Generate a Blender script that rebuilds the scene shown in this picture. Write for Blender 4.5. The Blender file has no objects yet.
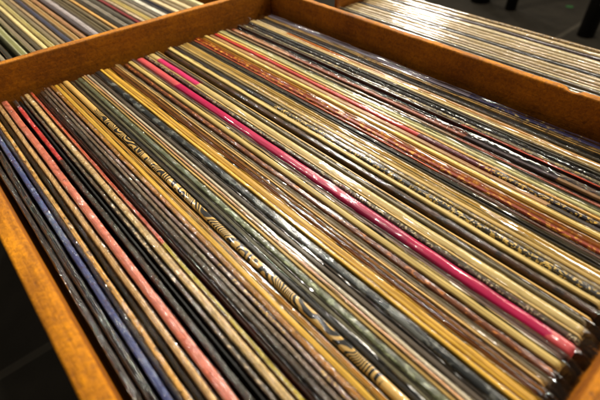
import bpy, math, random
from mathutils import noise, Vector
random.seed(11)
S = bpy.context.scene
COL = S.collection
MM = 0.001
CAM = (-0.110922, 0.005132, 0.132622)

# ------------------------------------------------------------------ helpers
def lin(c):
    return tuple(((v/255)/12.92 if v/255 <= .04045 else ((v/255+.055)/1.055)**2.4) for v in c) + (1.0,)

def nz(a, b, c=0.0):
    return noise.noise(Vector((a, b, c)))

def mesh_obj(name, verts, faces, mat, parent=None, smooth=True):
    me = bpy.data.meshes.new(name)
    me.from_pydata(verts, [], faces)
    me.update()
    if smooth:
        me.polygons.foreach_set('use_smooth', [True]*len(me.polygons))
    o = bpy.data.objects.new(name, me)
    COL.objects.link(o)
    if mat: me.materials.append(mat)
    if parent: o.parent = parent
    return o

def tag(o, label, cat, group=None, kind=None):
    if label: o['label'] = label
    if cat: o['category'] = cat
    if group: o['group'] = group
    if kind: o['kind'] = kind
    return o

def empty(name, loc, label, cat, group=None):
    o = bpy.data.objects.new(name, None)
    COL.objects.link(o)
    o.location = loc
    o.empty_display_size = .02
    return tag(o, label, cat, group)

class NT:
    """small wrapper to wire shader nodes"""
    def __init__(self, name):
        self.m = bpy.data.materials.new(name); self.m.use_nodes = True
        self.t = self.m.node_tree; self.t.nodes.clear()
        self.out = self.t.nodes.new('ShaderNodeOutputMaterial')
    def n(self, kind, **kw):
        nd = self.t.nodes.new('ShaderNode'+kind)
        for k, v in kw.items(): setattr(nd, k, v)
        return nd
    def put(self, sock, v):
        if hasattr(v, 'is_linked') or isinstance(v, bpy.types.NodeSocket): self.t.links.new(v, sock)
        else: sock.default_value = v
    def math(self, op, a, b=0.0, clamp=False):
        nd = self.n('Math', operation=op, use_clamp=clamp)
        self.put(nd.inputs[0], a); self.put(nd.inputs[1], b)
        return nd.outputs[0]
    def mix(self, f, a, b, blend='MIX'):
        nd = self.n('Mix', data_type='RGBA', blend_type=blend)
        self.put(nd.inputs[0], f); self.put(nd.inputs[6], a); self.put(nd.inputs[7], b)
        return nd.outputs[2]
    def noise(self, vec, scale, detail=3.0, rough=.55, dist=0.0):
        nd = self.n('TexNoise'); self.put(nd.inputs['Vector'], vec)
        nd.inputs['Scale'].default_value = scale; nd.inputs['Detail'].default_value = detail
        nd.inputs['Roughness'].default_value = rough; nd.inputs['Distortion'].default_value = dist
        return nd.outputs['Fac']
    def scaled(self, vec, s, loc=(0, 0, 0)):
        nd = self.n('Mapping'); self.put(nd.inputs[0], vec)
        nd.inputs['Scale'].default_value = s; nd.inputs['Location'].default_value = loc
        return nd.outputs[0]
    def step(self, v, lo, hi):
        nd = self.n('MapRange'); self.put(nd.inputs[0], v)
        nd.inputs[1].default_value = lo; nd.inputs[2].default_value = hi
        nd.inputs[3].default_value = 0; nd.inputs[4].default_value = 1
        return nd.outputs[0]
    def bump(self, h, strength, dist):
        nd = self.n('Bump'); self.put(nd.inputs['Height'], h)
        nd.inputs['Strength'].default_value = strength; nd.inputs['Distance'].default_value = dist
        return nd.outputs[0]

PAPER = lin((206, 184, 140))

def card_material(name, rgb, w, segs=(), pattern=None, ink=(14, 12, 10), wear=.5, rough=.36, seed=0.0, streak=.5):
    """printed cardboard; object space: x across the spine, y along it (metres)"""
    k = NT(name)
    tc = k.n('TexCoord').outputs['Object']
    sep = k.n('SeparateXYZ'); k.put(sep.inputs[0], tc)
    x, y, z = sep.outputs
    off = k.scaled(tc, (1, 1, 1), (seed*1.7, seed*.9, seed*.31))
    col = lin(rgb)
    if sum(rgb) < 210: col = tuple(v*.8 for v in col[:3])+(1,)
    if col[0] > col[2] and col[1] > col[2]: col = (col[0], col[1]*.965, col[2]*.86, 1)
    c = k.n('RGB'); c.outputs[0].default_value = col; c = c.outputs[0]
    jit = k.math('MULTIPLY', k.math('SUBTRACT', k.noise(off, 420, 2), .5), .006)
    yj = k.math('ADD', y, jit)
    for (y0, y1, sc) in segs:
        f = k.math('MULTIPLY', k.step(yj, y0*MM-.0004, y0*MM+.0004), k.step(yj, y1*MM+.0004, y1*MM-.0004))
        c = k.mix(f, c, lin(sc))
    if pattern:
        pk = pattern[0]
        inkc = lin(ink)
        if pk == 'letters':          # small irregular marks in short runs, like worn print
            _, y0, y1, dens = pattern
            vo = k.n('TexVoronoi', feature='F1', distance='CHEBYCHEV')
            k.put(vo.inputs['Vector'], k.scaled(off, (520, 330, 520))); vo.inputs['Scale'].default_value = 1
            a = k.step(k.noise(off, 900, 2, .6), .50, .54)
            b = k.step(vo.outputs['Distance'], .52, .40)
            run = k.step(k.noise(k.scaled(off, (20, 60, 20)), 1, 2), .62-dens*.3, .66-dens*.3)
            f = k.math('MULTIPLY', k.math('MULTIPLY', a, b), run)
        elif pk == 'swirl':
            _, y0, y1, dens = pattern
            warp = k.noise(off, 48, 2, .5)
            ph = k.math('ADD', k.math('MULTIPLY', y, 2*math.pi/.074), k.math('MULTIPLY', warp, 5.0))
            arg = k.math('MULTIPLY', k.math('SINE', ph), 38.0)
            arg = k.math('ADD', arg, k.math('MULTIPLY', x, 1500))
            arg = k.math('ADD', arg, k.math('MULTIPLY', k.noise(off, 120, 1, .4), 3.0))
            f = k.step(k.math('SINE', arg), -.2, .05)
        elif pk == 'specks':
            _, y0, y1, dens = pattern
            f = k.step(k.noise(k.scaled(off, (1, .45, 1)), 620, 4, .65), .60-dens*.14, .64-dens*.14)
        elif pk == 'blocks':
            _, y0, y1, dens = pattern
            f = k.step(k.math('FRACT', k.math('MULTIPLY', y, 1/.0125)), .10, .13)
        else:                        # blotches
            _, y0, y1, dens = pattern
            f = k.step(k.noise(k.scaled(off, (1, .6, 1)), 190, 3, .6), .62-dens*.2, .67-dens*.2)
        f = k.math('MULTIPLY', f, k.math('MULTIPLY', k.step(yj, y0*MM-.0006, y0*MM+.0006), k.step(yj, y1*MM+.0006, y1*MM-.0006)))
        c = k.mix(f, c, inkc)
    # uneven ink, long streaks, rubbed edges and flecks
    mott = k.noise(off, 130, 4, .6)
    c = k.mix(1.0, c, k.mix(mott, (.78, .76, .73, 1), (1.14, 1.13, 1.11, 1)), 'MULTIPLY')
    st = k.noise(k.scaled(off, (2300, 9, 2300)), 1, 2, .5)
    c = k.mix(streak, c, k.mix(k.step(st, .36, .62), (.34, .30, .25, 1), (1.32, 1.3, 1.26, 1)), 'MULTIPLY')
    ax = k.math('DIVIDE', k.math('ABSOLUTE', x), w*.5)
    fl = k.noise(k.scaled(off, (1, .3, 1)), 1300, 3, .7)
    edge = k.step(ax, .45, 1.0)
    thr = k.math('ADD', fl, k.math('MULTIPLY', edge, .12))
    thr = k.math('ADD', thr, k.math('MULTIPLY', k.math('SUBTRACT', k.noise(off, 60, 2), .5), .30))
    if sum(rgb) < 330: wear *= .45
    rub = k.math('MULTIPLY', k.step(thr, .66, .76), wear)
    c = k.mix(rub, c, PAPER)
    b = k.n('BsdfPrincipled')
    k.put(b.inputs['Base Color'], c)
    k.put(b.inputs['Roughness'], k.math('ADD', k.math('MULTIPLY', mott, .25), rough-.12))
    b.inputs['Specular IOR Level'].default_value = .22
    hb = k.math('ADD', k.math('MULTIPLY', fl, .5), st)
    k.put(b.inputs['Normal'], k.bump(hb, .35, .00025))
    k.t.links.new(b.outputs[0], k.out.inputs[0])
    return k.m

def film_material(name, rough, haze, wr, gain, fine, scale=520, det=3, dist=.0015):
    k = NT(name)
    tc = k.n('TexCoord').outputs['Object']
    tr = k.n('BsdfTransparent'); tr.inputs[0].default_value = (.97, .965, .95, 1)
    gl = k.n('BsdfGlossy'); gl.inputs['Color'].default_value = (1, 1, 1, 1)
    crump = k.noise(k.scaled(tc, (1.0, .22 if scale > 400 else .6, .8)), scale, det, .6, .8)
    crease = k.noise(k.scaled(tc, (1, .45, 1)), 1700, 3, .6)
    nrm = k.bump(k.math('ADD', crump, k.math('MULTIPLY', crease, fine)), wr, dist)
    k.put(gl.inputs['Normal'], nrm)
    gl.inputs['Roughness'].default_value = rough
    di = k.n('BsdfTranslucent'); di.inputs[0].default_value = (.75, .74, .7, 1)
    fr = k.n('Fresnel'); fr.inputs[0].default_value = 1.5; k.put(fr.inputs['Normal'], nrm)
    f = k.math('MINIMUM', k.math('MULTIPLY', fr.outputs[0], gain), .6)
    m0 = k.n('MixShader'); m0.inputs[0].default_value = haze
    k.t.links.new(tr.outputs[0], m0.inputs[1]); k.t.links.new(di.outputs[0], m0.inputs[2])
    m1 = k.n('MixShader'); k.put(m1.inputs[0], f)
    k.t.links.new(m0.outputs[0], m1.inputs[1]); k.t.links.new(gl.outputs[0], m1.inputs[2])
    k.t.links.new(m1.outputs[0], k.out.inputs[0])
    return k.m

FILMS = [film_material('poly_film_smooth', .07, .005, .30, 1.0, .12),
         film_material('poly_film_creased', .06, .008, .9, 1.2, .12, 380, 1.5, .002),
         film_material('poly_film_crumpled', .05, .01, 1.0, 1.6, .12, 330, 2, .0035),
         film_material('poly_film_taut', .06, .003, .10, .9, .1)]

# ------------------------------------------------------------------ a record: jacket (> spine) in a clear plastic cover
LEN = .316
HGT = .312

def stations(n, a, b):
    return [a + (b-a)*i/(n-1) for i in range(n)]

def sweep(rows):
    """rows: list of cross-sections (same count); open strips joined along y"""
    v = [p for r in rows for p in r]; m = len(rows[0]); f = []
    for i in range(len(rows)-1):
        for j in range(m-1):
            a = i*m+j
            f.append((a, a+1, a+m+1, a+m))
    return v, f, m

def make_record(name, label, xr, w, rgb, base_z=-HGT, y_origin=0.0, dz=0.0, yaw=0.0, lean=0.0, segs=(), pattern=None, ink=(20, 17, 14),
                face=None, film='fold', fm=0, wear=.3, profile='round', group=None, seed=0.0, ny=64, dy=0.0, ridge=1.0, streak=.5):
    h = HGT+dz
    root = empty(name, (xr-w/2, y_origin+dy, base_z), label, 'record', group)
    root.rotation_euler = (0, lean, yaw)
    # wobble shared by jacket and spine
    def wob(y): return .00022*nz(y*22, seed*3.1) + .0001*nz(y*90, seed)
    def top(y):
        t = h + .00035*nz(y*14, seed*7.7, 3) + .00012*nz(y*120, seed*2.2)
        e = min(y, LEN-y)
        r = .0022
        if e < r: t -= r-math.sqrt(max(0, r*r-(r-e)**2))
        return t
    ys = [0, .0003, .0008, .0015, .0024] + stations(ny, .004, LEN-.004) + [LEN-.0024, LEN-.0015, LEN-.0008, LEN-.0003, LEN]
    hw = w/2
    cap = .45*w if profile == 'round' else .9*w
    # jacket body
    rows = []
    for y in ys:
        zt = top(y)-cap; d = wob(y)
        rows.append([(-hw, y, 0), (-hw+d*.0, y, zt-.03), (-hw+d, y, zt), (hw+d, y, zt), (hw, y, zt-.03), (hw, y, 0), (-hw, y, 0)])
    v, f, m = sweep(rows)
    n = len(ys)
    f.append(tuple(range(m-1))[::-1]); f.append(tuple((n-1)*m+j for j in range(m-1)))
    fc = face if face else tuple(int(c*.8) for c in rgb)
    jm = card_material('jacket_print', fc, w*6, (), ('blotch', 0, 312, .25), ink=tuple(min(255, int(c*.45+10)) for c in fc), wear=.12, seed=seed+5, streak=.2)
    jk = mesh_obj('jacket', v, f, jm, root, smooth=False)
    # spine
    rows = []
    NA = 12
    for y in ys:
        d = wob(y); zt = top(y)
        r = []
        for j in range(NA+1):
            a = math.pi*(1-j/NA)
            cx_, sz = math.cos(a), math.sin(a)
            if profile == 'round':
                px = math.copysign(abs(cx_)**.45, cx_); pz = sz**.55
                zz = zt-cap+cap*pz
            else:   # two board edges with the mouth of the jacket between them
                px = -1+2*j/NA
                q = abs(px)
                pz = math.sin(max(0, min(1, (1-q)/.28))*math.pi/2) if q > .36 else .25*(q/.36)**2 + .0
                zz = zt-cap+cap*(pz if q > .36 else max(.0, pz*1.0) + (.75*((q/.36)**4)))
            r.append((px*hw+d, y, zz))
        rows.append(r)
    v, f, m = sweep(rows)
    f.append(tuple(range(m))); f.append(tuple((n-1)*m+j for j in range(m))[::-1])
    sm = card_material('spine_print', rgb, w, segs, pattern, ink, wear, seed=seed, streak=streak)
    mesh_obj('spine', v, f, sm, jk)
    # plastic cover
    if film:
        g = .00022
        fy = [-.0065, -.006, -.0045, -.003, -.0015, -.0004, .0006] + stations(86, .003, LEN-.002) + [LEN+.0008, LEN+.003]
        rows = []
        side = 1 if nz(seed*5, 2.2) > -.15 else -1
        amp = ridge
        for y in fy:
            yc = min(max(y, .0), LEN)
            e = 1.0 if 0 <= y <= LEN else max(0.0, 1-abs(y-yc)/.004)
            d = wob(yc)
            hh = (hw+g)*e + .0002*(1-e)
            zt = top(min(max(y, .0025), LEN-.0025)) + .00025 - (0 if y > -.003 else (-.003-y)*.6)
            def wr(s, k_): return nz(y*70+s*11, seed*3+s, k_*2.0)*.00016 + nz(y*210, seed+s*9, k_*3.0)*.00007
            r = []
            for (q, zo) in ((1, -h), (1, -.05), (1, -.02), (1, -.008), (1, -.003)):
                r.append((-hh+d*(zo > -.03)+(wr(1, zo*300) if zo > -.01 else 0)*.5, y, zt+zo if zo > -.3 else 0.0))
            if film == 'fold':
                for j in range(9):
                    a = math.pi*(1-j/8)
                    ww = wr(2, j*.6)*1.5
                    r.append((math.copysign(abs(math.cos(a))**.55, math.cos(a))*hh+d+ww, y, zt-.45*w+(.45*w+.00015+abs(nz(y*38, seed*9, 1.0))*.0007*amp)*math.sin(a)**.6+ww))
            else:      # the open mouth of the bag stands up as a thin wavy lip on one side
                lip = (.0012+.0013*nz(y*9, seed*4.4, .7)+.0005*nz(y*40, seed, 4))*amp
                lip = max(.0004, lip)
                lx = side*(hh-.0003)*.8
                sway = nz(y*26, seed*6.1, 9)*.0006
                for j in range(9):
                    t = j/8
                    ww = wr(3, j*.5)*1.9
                    if j < 4:   xx = -hh+(lx+hh)*(t/.5)**1.0*.92; zz = zt-.35*w+(.35*w+lip*.6)*math.sin(t/.5*math.pi/2) if side > 0 else zt+lip*(t/.5)**.5
                    elif j == 4: xx = lx+sway; zz = zt+lip
                    else:
                        s = (t-.5)/.5
                        xx = lx+(hh-lx)*s; zz = zt+lip*(1-s)**.5 if side > 0 else zt-.35*w*s**2+lip*.6*(1-s)
                    r.append((xx+d+ww+sway*.4*math.sin(t*math.pi), y, zz+ww))
            for (q, zo) in ((1, -.003), (1, -.008), (1, -.02), (1, -.05), (1, -h)):
                r.append((hh+d*(zo > -.03)+(wr(4, zo*300) if zo > -.01 else 0)*.5, y, zt+zo if zo > -.3 else 0.0))
            rows.append(r)
        v, f, m = sweep(rows)
        f.append(tuple(range(m)))
        mesh_obj('plastic_cover', v, f, FILMS[fm], root)
    return root

# ------------------------------------------------------------------ the front compartment, left to right
# (right edge mm on the photographed top plane, width mm, colour, options, label)
R = []
def rec(xr, w, rgb, label, **kw): R.append((xr, w, rgb, label, kw))
BLK = (34, 30, 26)
rec(-112.4, 2.2, (58, 44, 34), 'brown-black record in glossy film, first one beside the left wooden wall', fm=2, dz=-1)
rec(-109.0, 2.8, (40, 38, 36), 'black record in heavily wrinkled shiny film, just left of the blue one', fm=2, film='fold', ridge=2.2)
rec(-105.3, 2.6, (62, 78, 140), 'blue spined record with a pale rubbed edge near the left wall', fm=1, segs=((0, 20, (70, 80, 120)),), wear=.8)
rec(-103.2, 1.4, BLK, 'thin black record squeezed between the blue and the ochre spines', fm=0, dz=-.6)
rec(-100.9, 2.3, (206, 160, 84), 'ochre yellow worn spine right of the blue record', fm=1, pattern=('specks', 0, 312, .25), ink=(96, 66, 30), wear=.8)
rec(-98.2, 1.9, (44, 40, 30), 'dark olive record sunk between the ochre and the tan spines', fm=0, dz=-2.5, film='lip')
rec(-95.3, 2.3, (214, 180, 132), 'pale tan spine directly left of the salmon pink record', fm=0, wear=.6)
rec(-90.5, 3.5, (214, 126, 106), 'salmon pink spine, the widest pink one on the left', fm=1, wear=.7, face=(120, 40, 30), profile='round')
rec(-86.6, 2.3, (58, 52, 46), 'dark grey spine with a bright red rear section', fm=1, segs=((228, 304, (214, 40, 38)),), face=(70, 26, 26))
rec(-84.2, 1.3, (36, 34, 30), 'thin black record sunk behind the red tipped spine', dz=-3, film=None)
rec(-81.8, 2.1, (92, 82, 70), 'dark grey record with crinkled silvery film, left of a plain cream spine', fm=2, film='fold', ridge=1.6, pattern=('specks', 0, 312, .2), ink=(190, 170, 140))
rec(-77.7, 2.7, (222, 196, 144), 'plain cream spine left of the thin red and yellow one', fm=0)
rec(-75.4, 1.5, (206, 84, 46), 'thin spine orange red at the back and yellow green in front', fm=0, segs=((-2, 135, (196, 178, 46)),), wear=.4)
rec(-72.2, 1.8, (66, 58, 48), 'black sunken record right of the thin red and yellow spine', dz=-2.2, fm=1, film='lip')
rec(-69.3, 2.2, (92, 80, 68), 'dark umber spine in silvery creased film, left of the grey-brown pair', fm=2, ridge=1.7)
rec(-67.0, 1.8, (136, 118, 100), 'grey-brown spine dusted with silver creases, two left of the gold pair', fm=2, ridge=1.4)
rec(-64.8, 1.9, (134, 108, 98), 'dull mauve-brown spine left of the gold spines', fm=1, pattern=('letters', 0, 110, .7), ink=(214, 180, 100))
rec(-61.9, 1.9, (176, 124, 44), 'dark gold spine, left one of the gold pair', fm=1, face=(60, 34, 12))
rec(-59.2, 2.5, (220, 180, 72), 'bright gold spine with a pale edge, right one of the gold pair', fm=0)
rec(-56.6, 1.7, (228, 190, 108), 'yellow cream spine directly left of the zebra swirl one', fm=0)
rec(-51.8, 3.4, (212, 178, 108), 'tan spine covered in black zebra swirls', fm=0, pattern=('swirl', 35, 262, 1), wear=.35, streak=.12, face=(40, 34, 24))
rec(-49.3, 2.1, (44, 42, 40), 'black spine in glossy film right of the zebra swirl one', fm=0)
rec(-47.1, 1.6, (96, 94, 74), 'olive grey narrow spine left of the sage green one', fm=0, film='lip')
rec(-43.2, 2.8, (106, 114, 90), 'sage green flecked spine', fm=1, pattern=('specks', 0, 150, .35), ink=(186, 196, 158))
rec(-41.5, 1.4, (222, 190, 120), 'narrow yellow tan spine right of the sage green one', fm=0)
rec(-39.8, 1.4, (208, 164, 126), 'narrow pinkish tan spine, two right of the sage green one', fm=0)
rec(-38.0, 1.3, (188, 180, 164), 'pale grey thin spine left of the marbled black one', fm=0)
rec(-35.0, 2.2, (94, 86, 80), 'dull grey spine beside the marbled black one', fm=0, film='lip', dz=-.6)
rec(-29.7, 4.0, (40, 44, 44), 'broad black spine marbled with grey blotches', fm=0, pattern=('blotch', 0, 312, .45), ink=(112, 116, 112), wear=.4, dz=.4)
rec(-27.2, 1.6, (226, 186, 76), 'thin bright yellow spine hugging the marbled black one', fm=0, wear=.2)
rec(-23.2, 3.8, (208, 166, 66), 'broad gold spine with a bright cream right edge', fm=0, wear=.2, face=(110, 66, 14))
rec(-20.5, 1.5, (142, 92, 46), 'brown narrow spine right of the broad gold one', fm=0, profile='open')
rec(-18.6, 1.6, (196, 150, 88), 'tan jacket with its open mouth up, among brown stripes', fm=0, profile='open')
rec(-16.8, 1.5, (226, 192, 130), 'cream thin spine closing the brown striped group', fm=0)
rec(-15.2, 1.0, (140, 128, 108), 'thin grey sleeve between cream and rust brown spines', fm=0, film='lip')
rec(-10.4, 3.0, (118, 66, 36), 'rust brown spine sprinkled with orange specks, left of the magenta one', fm=0, pattern=('specks', 0, 312, .3), ink=(206, 130, 60), face=(60, 30, 16))
rec(-5.9, 2.9, (216, 194, 126), 'cream olive spine just left of the magenta record', fm=0)
rec(-4.0, 1.4, (112, 92, 90), 'grey mauve thin spine touching the magenta one', fm=0, film='lip')
rec(3.2, 5.6, (186, 4, 80), 'broad vivid magenta spine across the middle of the bin', fm=0, segs=((258, 320, (214, 92, 96)), (-2, 9, (214, 90, 96)), (68, 100, (164, 4, 74))), wear=.0, face=(70, 6, 30), streak=.15)
rec(6.2, 2.1, (74, 72, 62), 'dark grey spine with pale blotched lettering right of magenta', fm=1, pattern=('letters', 0, 312, .8), ink=(196, 186, 150))
rec(7.6, 1.0, (206, 178, 120), 'very thin tan spine before the broad cream one', fm=0, film='lip')
rec(12.4, 4.3, (204, 184, 128), 'broad cream olive spine with magenta rear end', fm=0, segs=((248, 303, (214, 50, 110)),), wear=.3, streak=.2)
rec(15.1, 1.6, (132, 124, 104), 'grey thin spine right of the broad cream olive one', fm=0, film='lip')
rec(16.9, 1.0, (190, 156, 94), 'very thin tan edge left of the dark brown photo spine', fm=0, film=None)
rec(22.8, 3.6, (88, 58, 40), 'dark brown photo printed spine with rusty streaks', fm=0, pattern=('blotch', 0, 312, .5), ink=(48, 34, 30), face=(50, 34, 26))
rec(26.9, 2.4, (216, 196, 134), 'smooth cream spine left of the yellow lettered black one', fm=0)
rec(31.0, 3.2, (48, 44, 42), 'black spine scrawled with yellow lettering', fm=0, pattern=('letters', 0, 190, 1.4), ink=(226, 192, 96), wear=.3)
rec(33.5, 1.7, (140, 124, 88), 'grey olive narrow spine right of the yellow lettered one', fm=0, pattern=('letters', 0, 200, .6), ink=(210, 180, 100))
rec(36.3, 2.2, (206, 178, 110), 'cream spine, left one of a cream couple', fm=0)
rec(41.3, 3.2, (222, 198, 130), 'cream spine with brown centre line, right one of a cream couple', fm=0, profile='open')
rec(43.1, 1.2, (70, 66, 58), 'charcoal slim sleeve right of the cream couple', fm=0, film='lip')
rec(44.9, 1.3, (58, 54, 50), 'charcoal slim sleeve in the middle of three dark ones', fm=0)
rec(46.3, 1.0, (64, 60, 54), 'charcoal slim sleeve left of the coral edged one', fm=0, film=None)
rec(47.9, 1.2, (206, 104, 66), 'thin coral edged spine between charcoal and fiery orange', fm=0, segs=((-2, 85, (120, 92, 80)),))
rec(52.3, 2.6, (150, 54, 12), 'fiery orange spine speckled with yellow', fm=0, pattern=('specks', 0, 312, .45), ink=(236, 168, 58), face=(70, 12, 6), dz=1.0)
rec(56.4, 3.3, (200, 150, 58), 'old gold spine left of the pale yellow one', fm=0, wear=.25, dz=-.4)
rec(60.8, 3.2, (234, 208, 128), 'pale yellow shining spine among gold and beige', fm=0, wear=.25)
rec(64.4, 2.8, (166, 130, 92), 'beige brown spine with black blocks at its front', fm=0, segs=((-2, 37, (40, 32, 30)),), pattern=None)
rec(68.3, 2.8, (196, 58, 56), 'spine fading from red to maroon to speckled black', fm=0, segs=((67, 112, (98, 34, 48)), (-2, 67, (40, 30, 34))), pattern=('letters', 0, 75, 1.4), ink=(226, 184, 80))
rec(70.4, 1.5, (232, 188, 104), 'thin orange yellow spine right of the red to maroon one', fm=0)
rec(74.0, 2.3, (206, 202, 150), 'pale green cream spine in the right half', fm=0)
rec(76.4, 1.3, (82, 84, 70), 'dark green grey thin sleeve right of the pale green one', fm=0, film='lip')
rec(79.4, 1.9, (150, 124, 98), 'taupe spine turning brick red at the front', fm=0, segs=((-2, 95, (150, 76, 56)),))
rec(85.2, 2.8, (150, 78, 48), 'spine alternating rust brown and purple black', fm=1, segs=((44, 94, (58, 40, 46)), (22, 44, (140, 104, 62)), (-2, 22, (64, 46, 40)), (240, 312, (200, 150, 112))), face=(50, 34, 34))
rec(88.4, 2.0, (38, 34, 32), 'matt black spine right of the rust and purple one', fm=1, film='fold')
rec(92.8, 2.6, (196, 70, 30), 'red orange spine, the reddest near the right wall', fm=0, segs=((100, 320, (96, 84, 66)),), face=(76, 16, 8), wear=.3, dz=1.0)
rec(95.8, 1.8, (118, 110, 94), 'grey spine in crackled film right of the red orange one', fm=2, pattern=('letters', 0, 312, .6), ink=(220, 196, 130))
rec(99.4, 2.1, (60, 56, 54), 'charcoal spine in crackled film, left of the slate grey one near the right wall', fm=2)
rec(102.6, 1.8, (76, 74, 66), 'slate grey spine just left of the cream and tan ones', fm=1, film='lip')
rec(106.2, 1.8, (226, 204, 148), 'cream narrow spine touching the broad tan one near the right wall', fm=0)
rec(110.7, 3.4, (216, 178, 118), 'broad tan spine with an orange rear stretch', fm=0, segs=((209, 274, (206, 126, 36)), (274, 320, (232, 214, 176))), profile='open')
rec(114.0, 1.9, (70, 66, 54), 'dark olive spine right of the broad tan one', fm=1)
rec(117.2, 1.9, (58, 56, 52), 'black olive spine left of a hairline tan one', fm=1)
rec(119.4, 1.0, (206, 166, 92), 'hairline tan spine near the right wall', fm=0, film='lip', pattern=('specks', 0, 200, .3), ink=(90, 60, 30))
rec(121.6, 1.5, (40, 38, 44), 'black slim spine left of the lilac and navy one', fm=0)
rec(126.2, 3.2, (132, 122, 136), 'lilac and navy spine, last one beside the right wall', fm=0, segs=((-2, 115, (62, 58, 96)),), pattern=('specks', 0, 110, .15), ink=(226, 200, 130))

prev = -1e9
for i, (xr, w, rgb, label, kw) in enumerate(R):
    kw = dict(kw)
    if xr < -60: kw['fm'] = (2, 1, 2)[i % 3]
    if i % 3 == 1 and w >= 1.7 and not kw.get('pattern') and w < 5: kw.setdefault('profile', 'open')
    if w > 2.6 and sum(rgb) > 260 and kw.get('fm', 0) == 0: kw['fm'] = 3
    lum = (rgb[0]*.3+rgb[1]*.6+rgb[2]*.1)/255
    dz = kw.pop('dz', random.choice((-.1, .2, .4, .7)) if lum > .5 else random.choice((-1.1, -.6, -.2, .1)) if lum < .35 else random.choice((-.5, -.1, .3)))*MM
    X = CAM[0] + (xr*MM-CAM[0])*(1-dz/CAM[2])
    W = w*MM
    if X-W < prev+.0005: W = max(.0007, X-prev-.0005)
    prev = X
    W = max(.0007, W*(1.0 if lum > .5 else .92))
    ya = random.uniform(-.0018, .0018)
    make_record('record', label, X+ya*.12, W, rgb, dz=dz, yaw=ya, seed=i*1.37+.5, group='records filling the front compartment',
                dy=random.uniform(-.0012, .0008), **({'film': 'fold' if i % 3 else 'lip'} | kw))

# ------------------------------------------------------------------ rear compartment (behind the long partition)
BACK0 = .3235; BT = .006
RY = BACK0+BT+.006
U = []
def rear(xr, w, rgb, label, **kw): U.append((xr, w, rgb, label, kw))
rear(-92, 4, (120, 116, 104), 'grey record at the far left end of the rear compartment')
rear(-86, 3.6, (60, 58, 50), 'dark record near the far left end of the rear compartment')
rear(-79.5, 3.5, (96, 94, 84), 'slate grey record left of the pale mint one, rear compartment')
rear(-74, 3.4, (148, 140, 122), 'warm grey record left of the pale mint one, rear compartment')
rear(-69, 3.2, (62, 60, 50), 'dark olive record beside the pale mint one, rear compartment')
rear(-57.5, 6.5, (196, 202, 166), 'broad pale mint spine, rear compartment')
rear(-51.5, 3.6, (138, 126, 104), 'grey brown spine right of the pale mint one, rear compartment')
rear(-47.3, 3.0, (92, 84, 68), 'dark brown grey spine left of the twin creams, rear compartment')
rear(-42.8, 3.6, (216, 200, 146), 'cream spine, left of the twin creams, rear compartment')
rear(-37.4, 3.6, (222, 206, 156), 'cream spine, right of the twin creams, rear compartment')
rear(-33, 3.2, (132, 120, 96), 'olive brown spine right of the twin creams, rear compartment')
rear(-29.2, 2.8, (164, 140, 108), 'tan brown spine left of the navy one, rear compartment')
rear(-23.8, 4.0, (70, 72, 92), 'dull navy spine, rear compartment')
rear(-17, 5.4, (206, 180, 132), 'sandy tan broad spine right of the navy one, rear compartment')
rear(-12, 3.2, (176, 130, 92), 'orange brown spine right of the sandy one, rear compartment')
rear(-1, 5.2, (176, 168, 172), 'broad lilac grey shiny spine, rear compartment', fm=1)
rear(-6.6, 3.0, (84, 76, 80), 'dark mauve spine left of the lilac grey one, rear compartment')
rear(6, 5.4, (140, 130, 104), 'broad olive grey spine, rear compartment')
rear(10.4, 3.0, (120, 108, 84), 'dusty brown spine left of the thin amber one, rear compartment')
rear(15, 2.6, (208, 164, 92), 'thin amber spine, rear compartment')
rear(18.6, 2.8, (58, 52, 44), 'black brown spine right of the amber one, rear compartment')
rear(25, 4.4, (182, 178, 176), 'silver grey spine right of the black brown one, rear compartment', fm=1)
rear(31, 3.6, (92, 88, 82), 'charcoal spine left of the maroon one, rear compartment')
rear(35.8, 3.0, (140, 48, 52), 'maroon spine, the only red one of the rear compartment')
rear(40, 3.2, (196, 180, 160), 'off-white spine touching the maroon one, rear compartment', fm=1)
rear(46.5, 4.8, (218, 202, 140), 'broad cream yellow spine right of maroon, rear compartment')
rear(51.5, 3.6, (146, 138, 124), 'plain grey spine right of the cream yellow one, rear compartment')
rear(55, 2.5, (110, 104, 96), 'thin dark grey spine before the white one, rear compartment')
rear(62, 5.2, (222, 216, 206), 'shiny white spine left of the ink blue one, rear compartment', fm=1)
rear(67.6, 3.2, (54, 58, 78), 'ink blue dark spine right of the white one, rear compartment')
rear(75, 5.4, (206, 192, 160), 'broad ivory spine right of the ink blue one, rear compartment')
rear(80, 3.4, (150, 138, 116), 'stone grey spine between two ivory ones, rear compartment')
rear(88, 5.4, (214, 200, 166), 'broad ivory spine between the stone grey and khaki ones, rear compartment')
rear(94, 4, (160, 146, 118), 'khaki spine near the partition corner, rear compartment')
rear(101, 4.8, (222, 208, 172), 'pale ivory spine near the partition corner, rear compartment')
U.sort(key=lambda r: r[0])
prev = -1e9
for i, (xr, w, rgb, label, kw) in enumerate(U):
    kw = dict(kw)
    dz = random.uniform(-1.5, 1.0)*MM
    rgb = tuple(min(238, int((v*.8+sum(rgb)/15)*1.14)) for v in rgb)
    X = CAM[0] + (xr*MM-CAM[0])*(1-dz/CAM[2]); W = w*MM
    if X-W < prev+.0005: W = max(.0007, X-prev-.0005)
    prev = X
    make_record('record', label, X, W, rgb, dz=dz, seed=200+i*1.37, y_origin=RY, group='records in the rear compartment', ny=40, dy=random.uniform(0, .002),
                **({'film': 'fold', 'fm': 0, 'wear': .3, 'profile': 'open' if i % 4 == 1 else 'round'} | kw))

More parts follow.
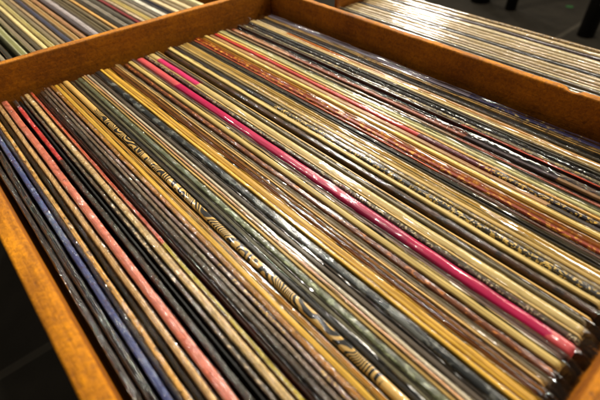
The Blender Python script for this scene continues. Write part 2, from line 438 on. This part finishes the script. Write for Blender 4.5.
# ------------------------------------------------------------------ right compartment (beyond the right partition)
DIV0 = .1331; DT = .005
V = []
def side(xr, w, rgb, label, **kw): V.append((xr, w, rgb, label, kw))
side(152, 4, (160, 150, 122), 'pale grey sleeve next to the right partition, right compartment')
side(158.5, 4, (176, 160, 124), 'dull cream sleeve second from the right partition, right compartment')
side(165, 4, (150, 138, 108), 'stone grey sleeve third from the right partition, right compartment')
side(171.5, 4, (186, 168, 124), 'cream sleeve fourth from the right partition, right compartment')
side(176.5, 3.4, (190, 172, 128), 'cream sleeve showing just over the right partition, right compartment')
side(181, 3.9, (112, 102, 76), 'grey khaki sleeve just beyond the right partition, right compartment')
side(185.5, 2.6, (104, 94, 70), 'second grey khaki sleeve, left of the bright edged ivory one')
side(189.3, 2.6, (222, 204, 156), 'bright edged ivory sleeve behind the grey khaki ones, right compartment')
side(194, 4.2, (176, 148, 96), 'tan sleeve right of the bright edged ivory one, right compartment')
side(199, 4.6, (196, 170, 116), 'sandy tan sleeve in the middle of the tan trio, right compartment')
side(204.5, 5, (196, 168, 110), 'tan sleeve just before the dark olive one, right compartment')
side(209.5, 4.2, (50, 42, 28), 'dark olive sleeve in the middle of the right compartment')
side(214, 3.6, (190, 164, 112), 'sandy sleeve just behind the dark olive one, right compartment')
side(219, 4.7, (198, 172, 118), 'pale sandy sleeve second behind the dark olive one, right compartment')
side(224.5, 5.1, (202, 176, 122), 'pale tan sleeve third behind the dark olive one, right compartment')
side(231, 5.8, (222, 200, 148), 'bright cream sleeve left of the plum one, right compartment')
side(237, 4.6, (70, 38, 34), 'plum brown sleeve near the far side, right compartment')
side(243.5, 5.4, (212, 186, 130), 'cream sleeve right of the plum one, right compartment')
side(250.5, 4.4, (190, 154, 88), 'black speckled yellow sleeve, last in the right compartment', pattern=('letters', 0, 312, 1.4), ink=(40, 32, 22))
for i, (xr, w, rgb, label, kw) in enumerate(V):
    kw = dict(kw)
    dz = random.uniform(-.6, 1.0)*MM
    rgb = tuple(int((v*.8+sum(rgb)/15)*.88) for v in rgb)
    X = CAM[0] + (xr*MM-CAM[0])*(1-dz/CAM[2]); W = w*MM
    make_record('record', label, X, W, rgb, dz=dz, seed=300+i*1.37, y_origin=-.032, group='records in the right compartment', ny=40,
                **({'film': 'fold', 'fm': 3 if i % 3 else 0, 'wear': .2, 'streak': .25, 'ridge': .5, 'face': tuple(int(c*.92) for c in rgb)} | kw))

for i, (xr, w, rgb, label) in enumerate(((156, 5, (196, 184, 150), 'grey cream sleeve next to the partition in the far right corner compartment'),
                                        (166, 6, (226, 214, 186), 'off-white sleeve in the middle of the far right corner compartment'),
                                        (178, 7, (222, 206, 172), 'ivory sleeve beside the brown board end, far right corner compartment'))):
    make_record('record', label, xr*MM, w*MM, rgb, seed=400+i*1.37, y_origin=.30, ny=30, film='fold', fm=0, wear=.3, group='records in the far right corner')

# ------------------------------------------------------------------ the wooden bin
def wood(name, rgb, edge_rgb, axis, seed):
    k = NT(name)
    tc = k.n('TexCoord').outputs['Object']
    sep = k.n('SeparateXYZ'); k.put(sep.inputs[0], tc)
    off = k.scaled(tc, (1, 1, 1), (seed, seed*.7, seed*.3))
    fib = k.noise(off, 520, 5, .75, .6)
    blot = k.noise(off, 30, 5, .65)
    mid = k.noise(off, 150, 4, .6)
    sc = (420, 26, 300) if axis == 'y' else (26, 420, 300)
    lng = k.noise(k.scaled(off, sc), 1, 4, .65, .4)
    zt = k.math('ADD', k.math('ADD', sep.outputs[2], WBOT-WTOP), k.math('MULTIPLY', k.math('SUBTRACT', mid, .5), .0022))
    f = k.step(zt, -.0014, -.0004)
    c = k.mix(f, lin(rgb), lin(edge_rgb))
    c = k.mix(1.0, c, k.mix(k.step(fib, .3, .7), (.55, .5, .45, 1), (1.35, 1.35, 1.3, 1)), 'MULTIPLY')
    c = k.mix(1.0, c, k.mix(k.step(blot, .3, .7), (.62, .55, .45, 1), (1.3, 1.34, 1.3, 1)), 'MULTIPLY')
    c = k.mix(k.math('ADD', k.math('MULTIPLY', f, .35), .25), c, k.mix(k.step(lng, .3, .65), (.35, .28, .2, 1), (1.35, 1.38, 1.3, 1)), 'MULTIPLY')
    spot = k.step(k.noise(off, 190, 3, .6), .66, .74)
    c = k.mix(k.math('MULTIPLY', spot, .5), c, lin((70, 36, 6)))
    b = k.n('BsdfPrincipled'); k.put(b.inputs['Base Color'], c)
    k.put(b.inputs['Roughness'], k.math('ADD', k.math('MULTIPLY', fib, .3), .5))
    b.inputs['Specular IOR Level'].default_value = .2
    k.put(b.inputs['Normal'], k.bump(k.math('ADD', fib, lng), .7, .0007))
    k.t.links.new(b.outputs[0], k.out.inputs[0])
    return k.m
WOODS = None
WTOP = .0192; WBOT = -.3265
WOODS = {a_: wood('fibreboard_'+a_, (156, 92, 0), (176, 110, 0), a_, 1.3) for a_ in 'xy'}
bin_ = empty('record_bin', (0, .15, WBOT), 'orange-brown fibreboard record bin with low partitions holding all the records', 'record bin')

def panel(name, axis, p0, thick, a, b, zt=WTOP, zb=WBOT, notch=None, seed=0.0):
    """upright board along x or y with a softly rounded, slightly uneven top edge"""
    n = max(2, int((b-a)/.003)); rows = []
    for i in range(n+1):
        s = a+(b-a)*i/n
        dzz = .0004*nz(s*30, seed)+.00018*nz(s*160, seed+4)
        t = thick; r = .0011
        if notch:
            q = (s-notch)/.0032
            dn = .0024*math.exp(-q*q*q*q)
        else: dn = 0
        prof = [(0, zb), (0, zt-.02), (0, zt-.006), (0, zt-r)] + \
               [(r-r*math.cos(u), zt-r+r*math.sin(u)) for u in (math.pi/6, math.pi/3, math.pi/2)] + \
               [(t*.5, zt+.0001)] + [(t-r+r*math.sin(u), zt-r+r*math.cos(u)) for u in (0, math.pi/6, math.pi/3, math.pi/2)] + [(t, zt-.006), (t, zt-.02), (t, zb)]
        row = []
        for (px, pz) in prof:
            if pz > zt-.004:
                pz += dzz + .00012*nz(s*420, px*900, seed)
                px += .00012*nz(s*300, pz*500, seed+2)
                if notch: pz -= dn*(.35 if px < t*.3 else 1.0)
            row.append((p0+px, s, pz) if axis == 'y' else (s, p0+px, pz))
        rows.append(row)
    v, f, m = sweep(rows)
    if axis == 'y': f = [q[::-1] for q in f]
    for i in range(n): f.append((i*m, (i+1)*m, (i+1)*m+m-1, i*m+m-1))
    f.append(tuple(range(m))); f.append(tuple(n*m+j for j in range(m))[::-1])
    v = [(x_, y_-.15, z_-WBOT) for (x_, y_, z_) in v]
    return mesh_obj(name, v, f, WOODS[axis], bin_)
LW0, LW1 = -.1248, -.1173
FR = -.0062
XR = .262
panel('left_wall', 'y', LW0, LW1-LW0, FR-.0075, .66, seed=1)
panel('long_partition', 'x', BACK0, BT, LW1+.0002, DIV0+DT, seed=2)
panel('right_partition', 'y', DIV0, DT, FR+.0002, BACK0-.0002, notch=.0655, seed=3)
panel('front_wall', 'x', FR-.0075, .0075, LW1+.0002, DIV0+DT, seed=4)
panel('rear_wall', 'x', .6522, .0075, LW1+.0002, DIV0+DT, seed=5)
panel('rear_side_wall', 'y', DIV0+.0002, DT, BACK0+BT+.0002, .652, seed=6)
panel('compartment_back', 'x', .2865, .006, .1835, XR, zt=.016, seed=7)
panel('compartment_front', 'x', -.0462, .0075, DIV0+DT+.0002, XR, seed=8)
panel('far_side_wall', 'y', XR+.0002, .0075, -.0462, .2925, zt=-.03, seed=9)
v = []
for z in (-.3262, -.3135):
    for (a, b) in ((LW0+.001, -.012), (XR+.004, -.012), (XR+.004, .657), (LW0+.001, .657)): v.append((a, b-.15, z-WBOT))
mesh_obj('bottom_board', v, [(3, 2, 1, 0), (4, 5, 6, 7), (0, 1, 5, 4), (1, 2, 6, 5), (2, 3, 7, 6), (3, 0, 4, 7)], WOODS['y'], bin_, smooth=False)

# ------------------------------------------------------------------ setting
def floor_mat():
    k = NT('dark_floor')
    tc = k.n('TexCoord').outputs['Object']
    br = k.n('TexBrick'); k.put(br.inputs['Vector'], k.scaled(tc, (1, 1, 1), (1.0, -.40, 0)))
    br.inputs['Scale'].default_value = 1
    br.inputs['Brick Width'].default_value = 3.2; br.inputs['Row Height'].default_value = 2.4
    br.inputs['Mortar Size'].default_value = .006; br.offset = 0
    br.inputs['Color1'].default_value = lin((37, 34, 28)); br.inputs['Color2'].default_value = lin((40, 36, 30)); br.inputs['Mortar'].default_value = lin((56, 52, 44))
    n1 = k.noise(tc, 18, 5, .6)
    c = k.mix(1.0, br.outputs[0], k.mix(n1, (.5, .5, .5, 1), (1.5, 1.45, 1.4, 1)), 'MULTIPLY')
    b = k.n('BsdfPrincipled'); k.put(b.inputs['Base Color'], c); b.inputs['Roughness'].default_value = .7; b.inputs['Specular IOR Level'].default_value = .06
    k.t.links.new(b.outputs[0], k.out.inputs[0])
    return k.m
fl = mesh_obj('floor', [(-4, -3, -.327), (5, -3, -.327), (5, 5, -.327), (-4, 5, -.327)], [(0, 1, 2, 3)], floor_mat(), None, False)
tag(fl, None, None, kind='structure')

def bar(name, a, b, r, mat, parent=None, n=10):
    a = Vector(a); b = Vector(b); d = (b-a).normalized(); q = d.to_track_quat('Z', 'Y')
    v = []; f = []
    for p, rr in ((a, r), (b, r)):
        for i in range(n):
            t = 2*math.pi*i/n
            v.append(p+q @ Vector((rr*math.cos(t), rr*math.sin(t), 0)))
    for i in range(n): f.append((i, (i+1) % n, n+(i+1) % n, n+i))
    f.append(tuple(range(n))[::-1]); f.append(tuple(range(n, 2*n)))
    return mesh_obj(name, v, f, mat, parent)
def plain(name, rgb, rough=.5):
    k = NT(name); b = k.n('BsdfPrincipled')
    tc = k.n('TexCoord').outputs['Object']
    k.put(b.inputs['Base Color'], k.mix(k.noise(tc, 40, 3), tuple(v*.7 for v in lin(rgb)[:3])+(1,), tuple(v*1.3 for v in lin(rgb)[:3])+(1,)))
    b.inputs['Roughness'].default_value = rough
    k.t.links.new(b.outputs[0], k.out.inputs[0]); return k.m
BLACKM = plain('black_metal', (16, 15, 14))
rk = empty('metal_stand', (1.25, .5, -.327), 'black metal stand on the dark floor beyond the right compartment', 'stand')
for (px, py, r) in ((1.262, .70, .030), (1.257, .595, .016), (1.206, .355, .021)):
    bar('post', (px-1.25, py-.5, 0), (px-1.25, py-.5, .62), r, BLACKM, rk)
bar('top_rail', (1.262-1.25, .72-.5, .64), (1.206-1.25, .33-.5, .64), .02, BLACKM, rk)
gs = mesh_obj('sticker', [(.011*math.cos(i*math.pi/8), .011*math.sin(i*math.pi/8), z) for z in (0, .001) for i in range(16)],
              [tuple(range(16))[::-1], tuple(range(16, 32))]+[(i, (i+1) % 16, 16+(i+1) % 16, 16+i) for i in range(16)], plain('green_paper', (24, 70, 24)), None, False)
gs.location = (1.40, .48, -.3265)
tag(gs, 'small round green sticker lying on the dark floor', 'sticker')

# ------------------------------------------------------------------ light
w = bpy.data.worlds.new('World'); S.world = w; w.use_nodes = True
w.node_tree.nodes['Background'].inputs[0].default_value = (1.0, .9, .78, 1)
w.node_tree.nodes['Background'].inputs[1].default_value = .08

def lamp(name, loc, target, power, size, col, shape='DISK'):
    d = bpy.data.lights.new(name, 'AREA'); d.energy = power; d.size = size; d.color = col; d.shape = shape
    o = bpy.data.objects.new(name, d); COL.objects.link(o); o.location = loc
    o.rotation_euler = (Vector(target)-Vector(loc)).to_track_quat('-Z', 'Y').to_euler()
    return o
WARM = (1.0, .91, .76)
st = lamp('ceiling_strip_lamp', (1.25, .25, .95), (.0, .12, 0), 20, .30, WARM, 'RECTANGLE')
st.data.size_y = 2.4
st.rotation_euler = (0, math.atan2(1.25, .95), 0)
lamp('ceiling_spot_lamp', (.62, .80, .95), (.0, .15, 0), 17, .06, (1, .93, .8))
lamp('low_lamp', (1.52, 1.2, .78), (.15, .2, 0), 8, .12, (1, .94, .84))
lamp('low_lamp', (1.75, 1.13, .60), (.2, .2, 0), 2.4, .07, (1, .94, .84))
for (lx, ly, lz, pw) in ((.95, .35, 1.0, 2.2), (.30, .55, 1.25, 1.8), (.60, -.10, 1.1, 2.4), (.1, 1.0, .75, 1.6), (.85, -.35, .9, 3.4), (-.10, .98, 1.15, 3.2), (.22, .88, 1.2, 2.6), (.0, .55, 1.3, 1.6)):
    lamp('added_glint_light', (lx, ly, lz), (.0, .15, 0), pw, .03, (1, .94, .84))  # small unseen spots added for film glints and a brighter front right
lamp('added_front_fill', (-.5, -.7, 1.4), (.0, .15, 0), 1.2, .6, (1, .88, .7))  # weak soft fill added from behind the camera, no seen source

# ------------------------------------------------------------------ camera
cd = bpy.data.cameras.new('camera'); cam = bpy.data.objects.new('camera', cd); COL.objects.link(cam)
cam.location = CAM
cam.rotation_euler = (math.radians(47.640114), math.radians(1.275753), math.radians(-41.672569))
cd.sensor_width = 36; cd.lens = 25.5767; cd.clip_start = .01; cd.clip_end = 50
cd.dof.use_dof = True; cd.dof.focus_distance = .225; cd.dof.aperture_fstop = 12
S.camera = cam
S.view_settings.view_transform = 'Standard'; S.view_settings.look = 'None'
S.view_settings.exposure = -0.12; S.view_settings.gamma = 1.0
S.cycles.transparent_max_bounces = 24
S.cycles.max_bounces = 8
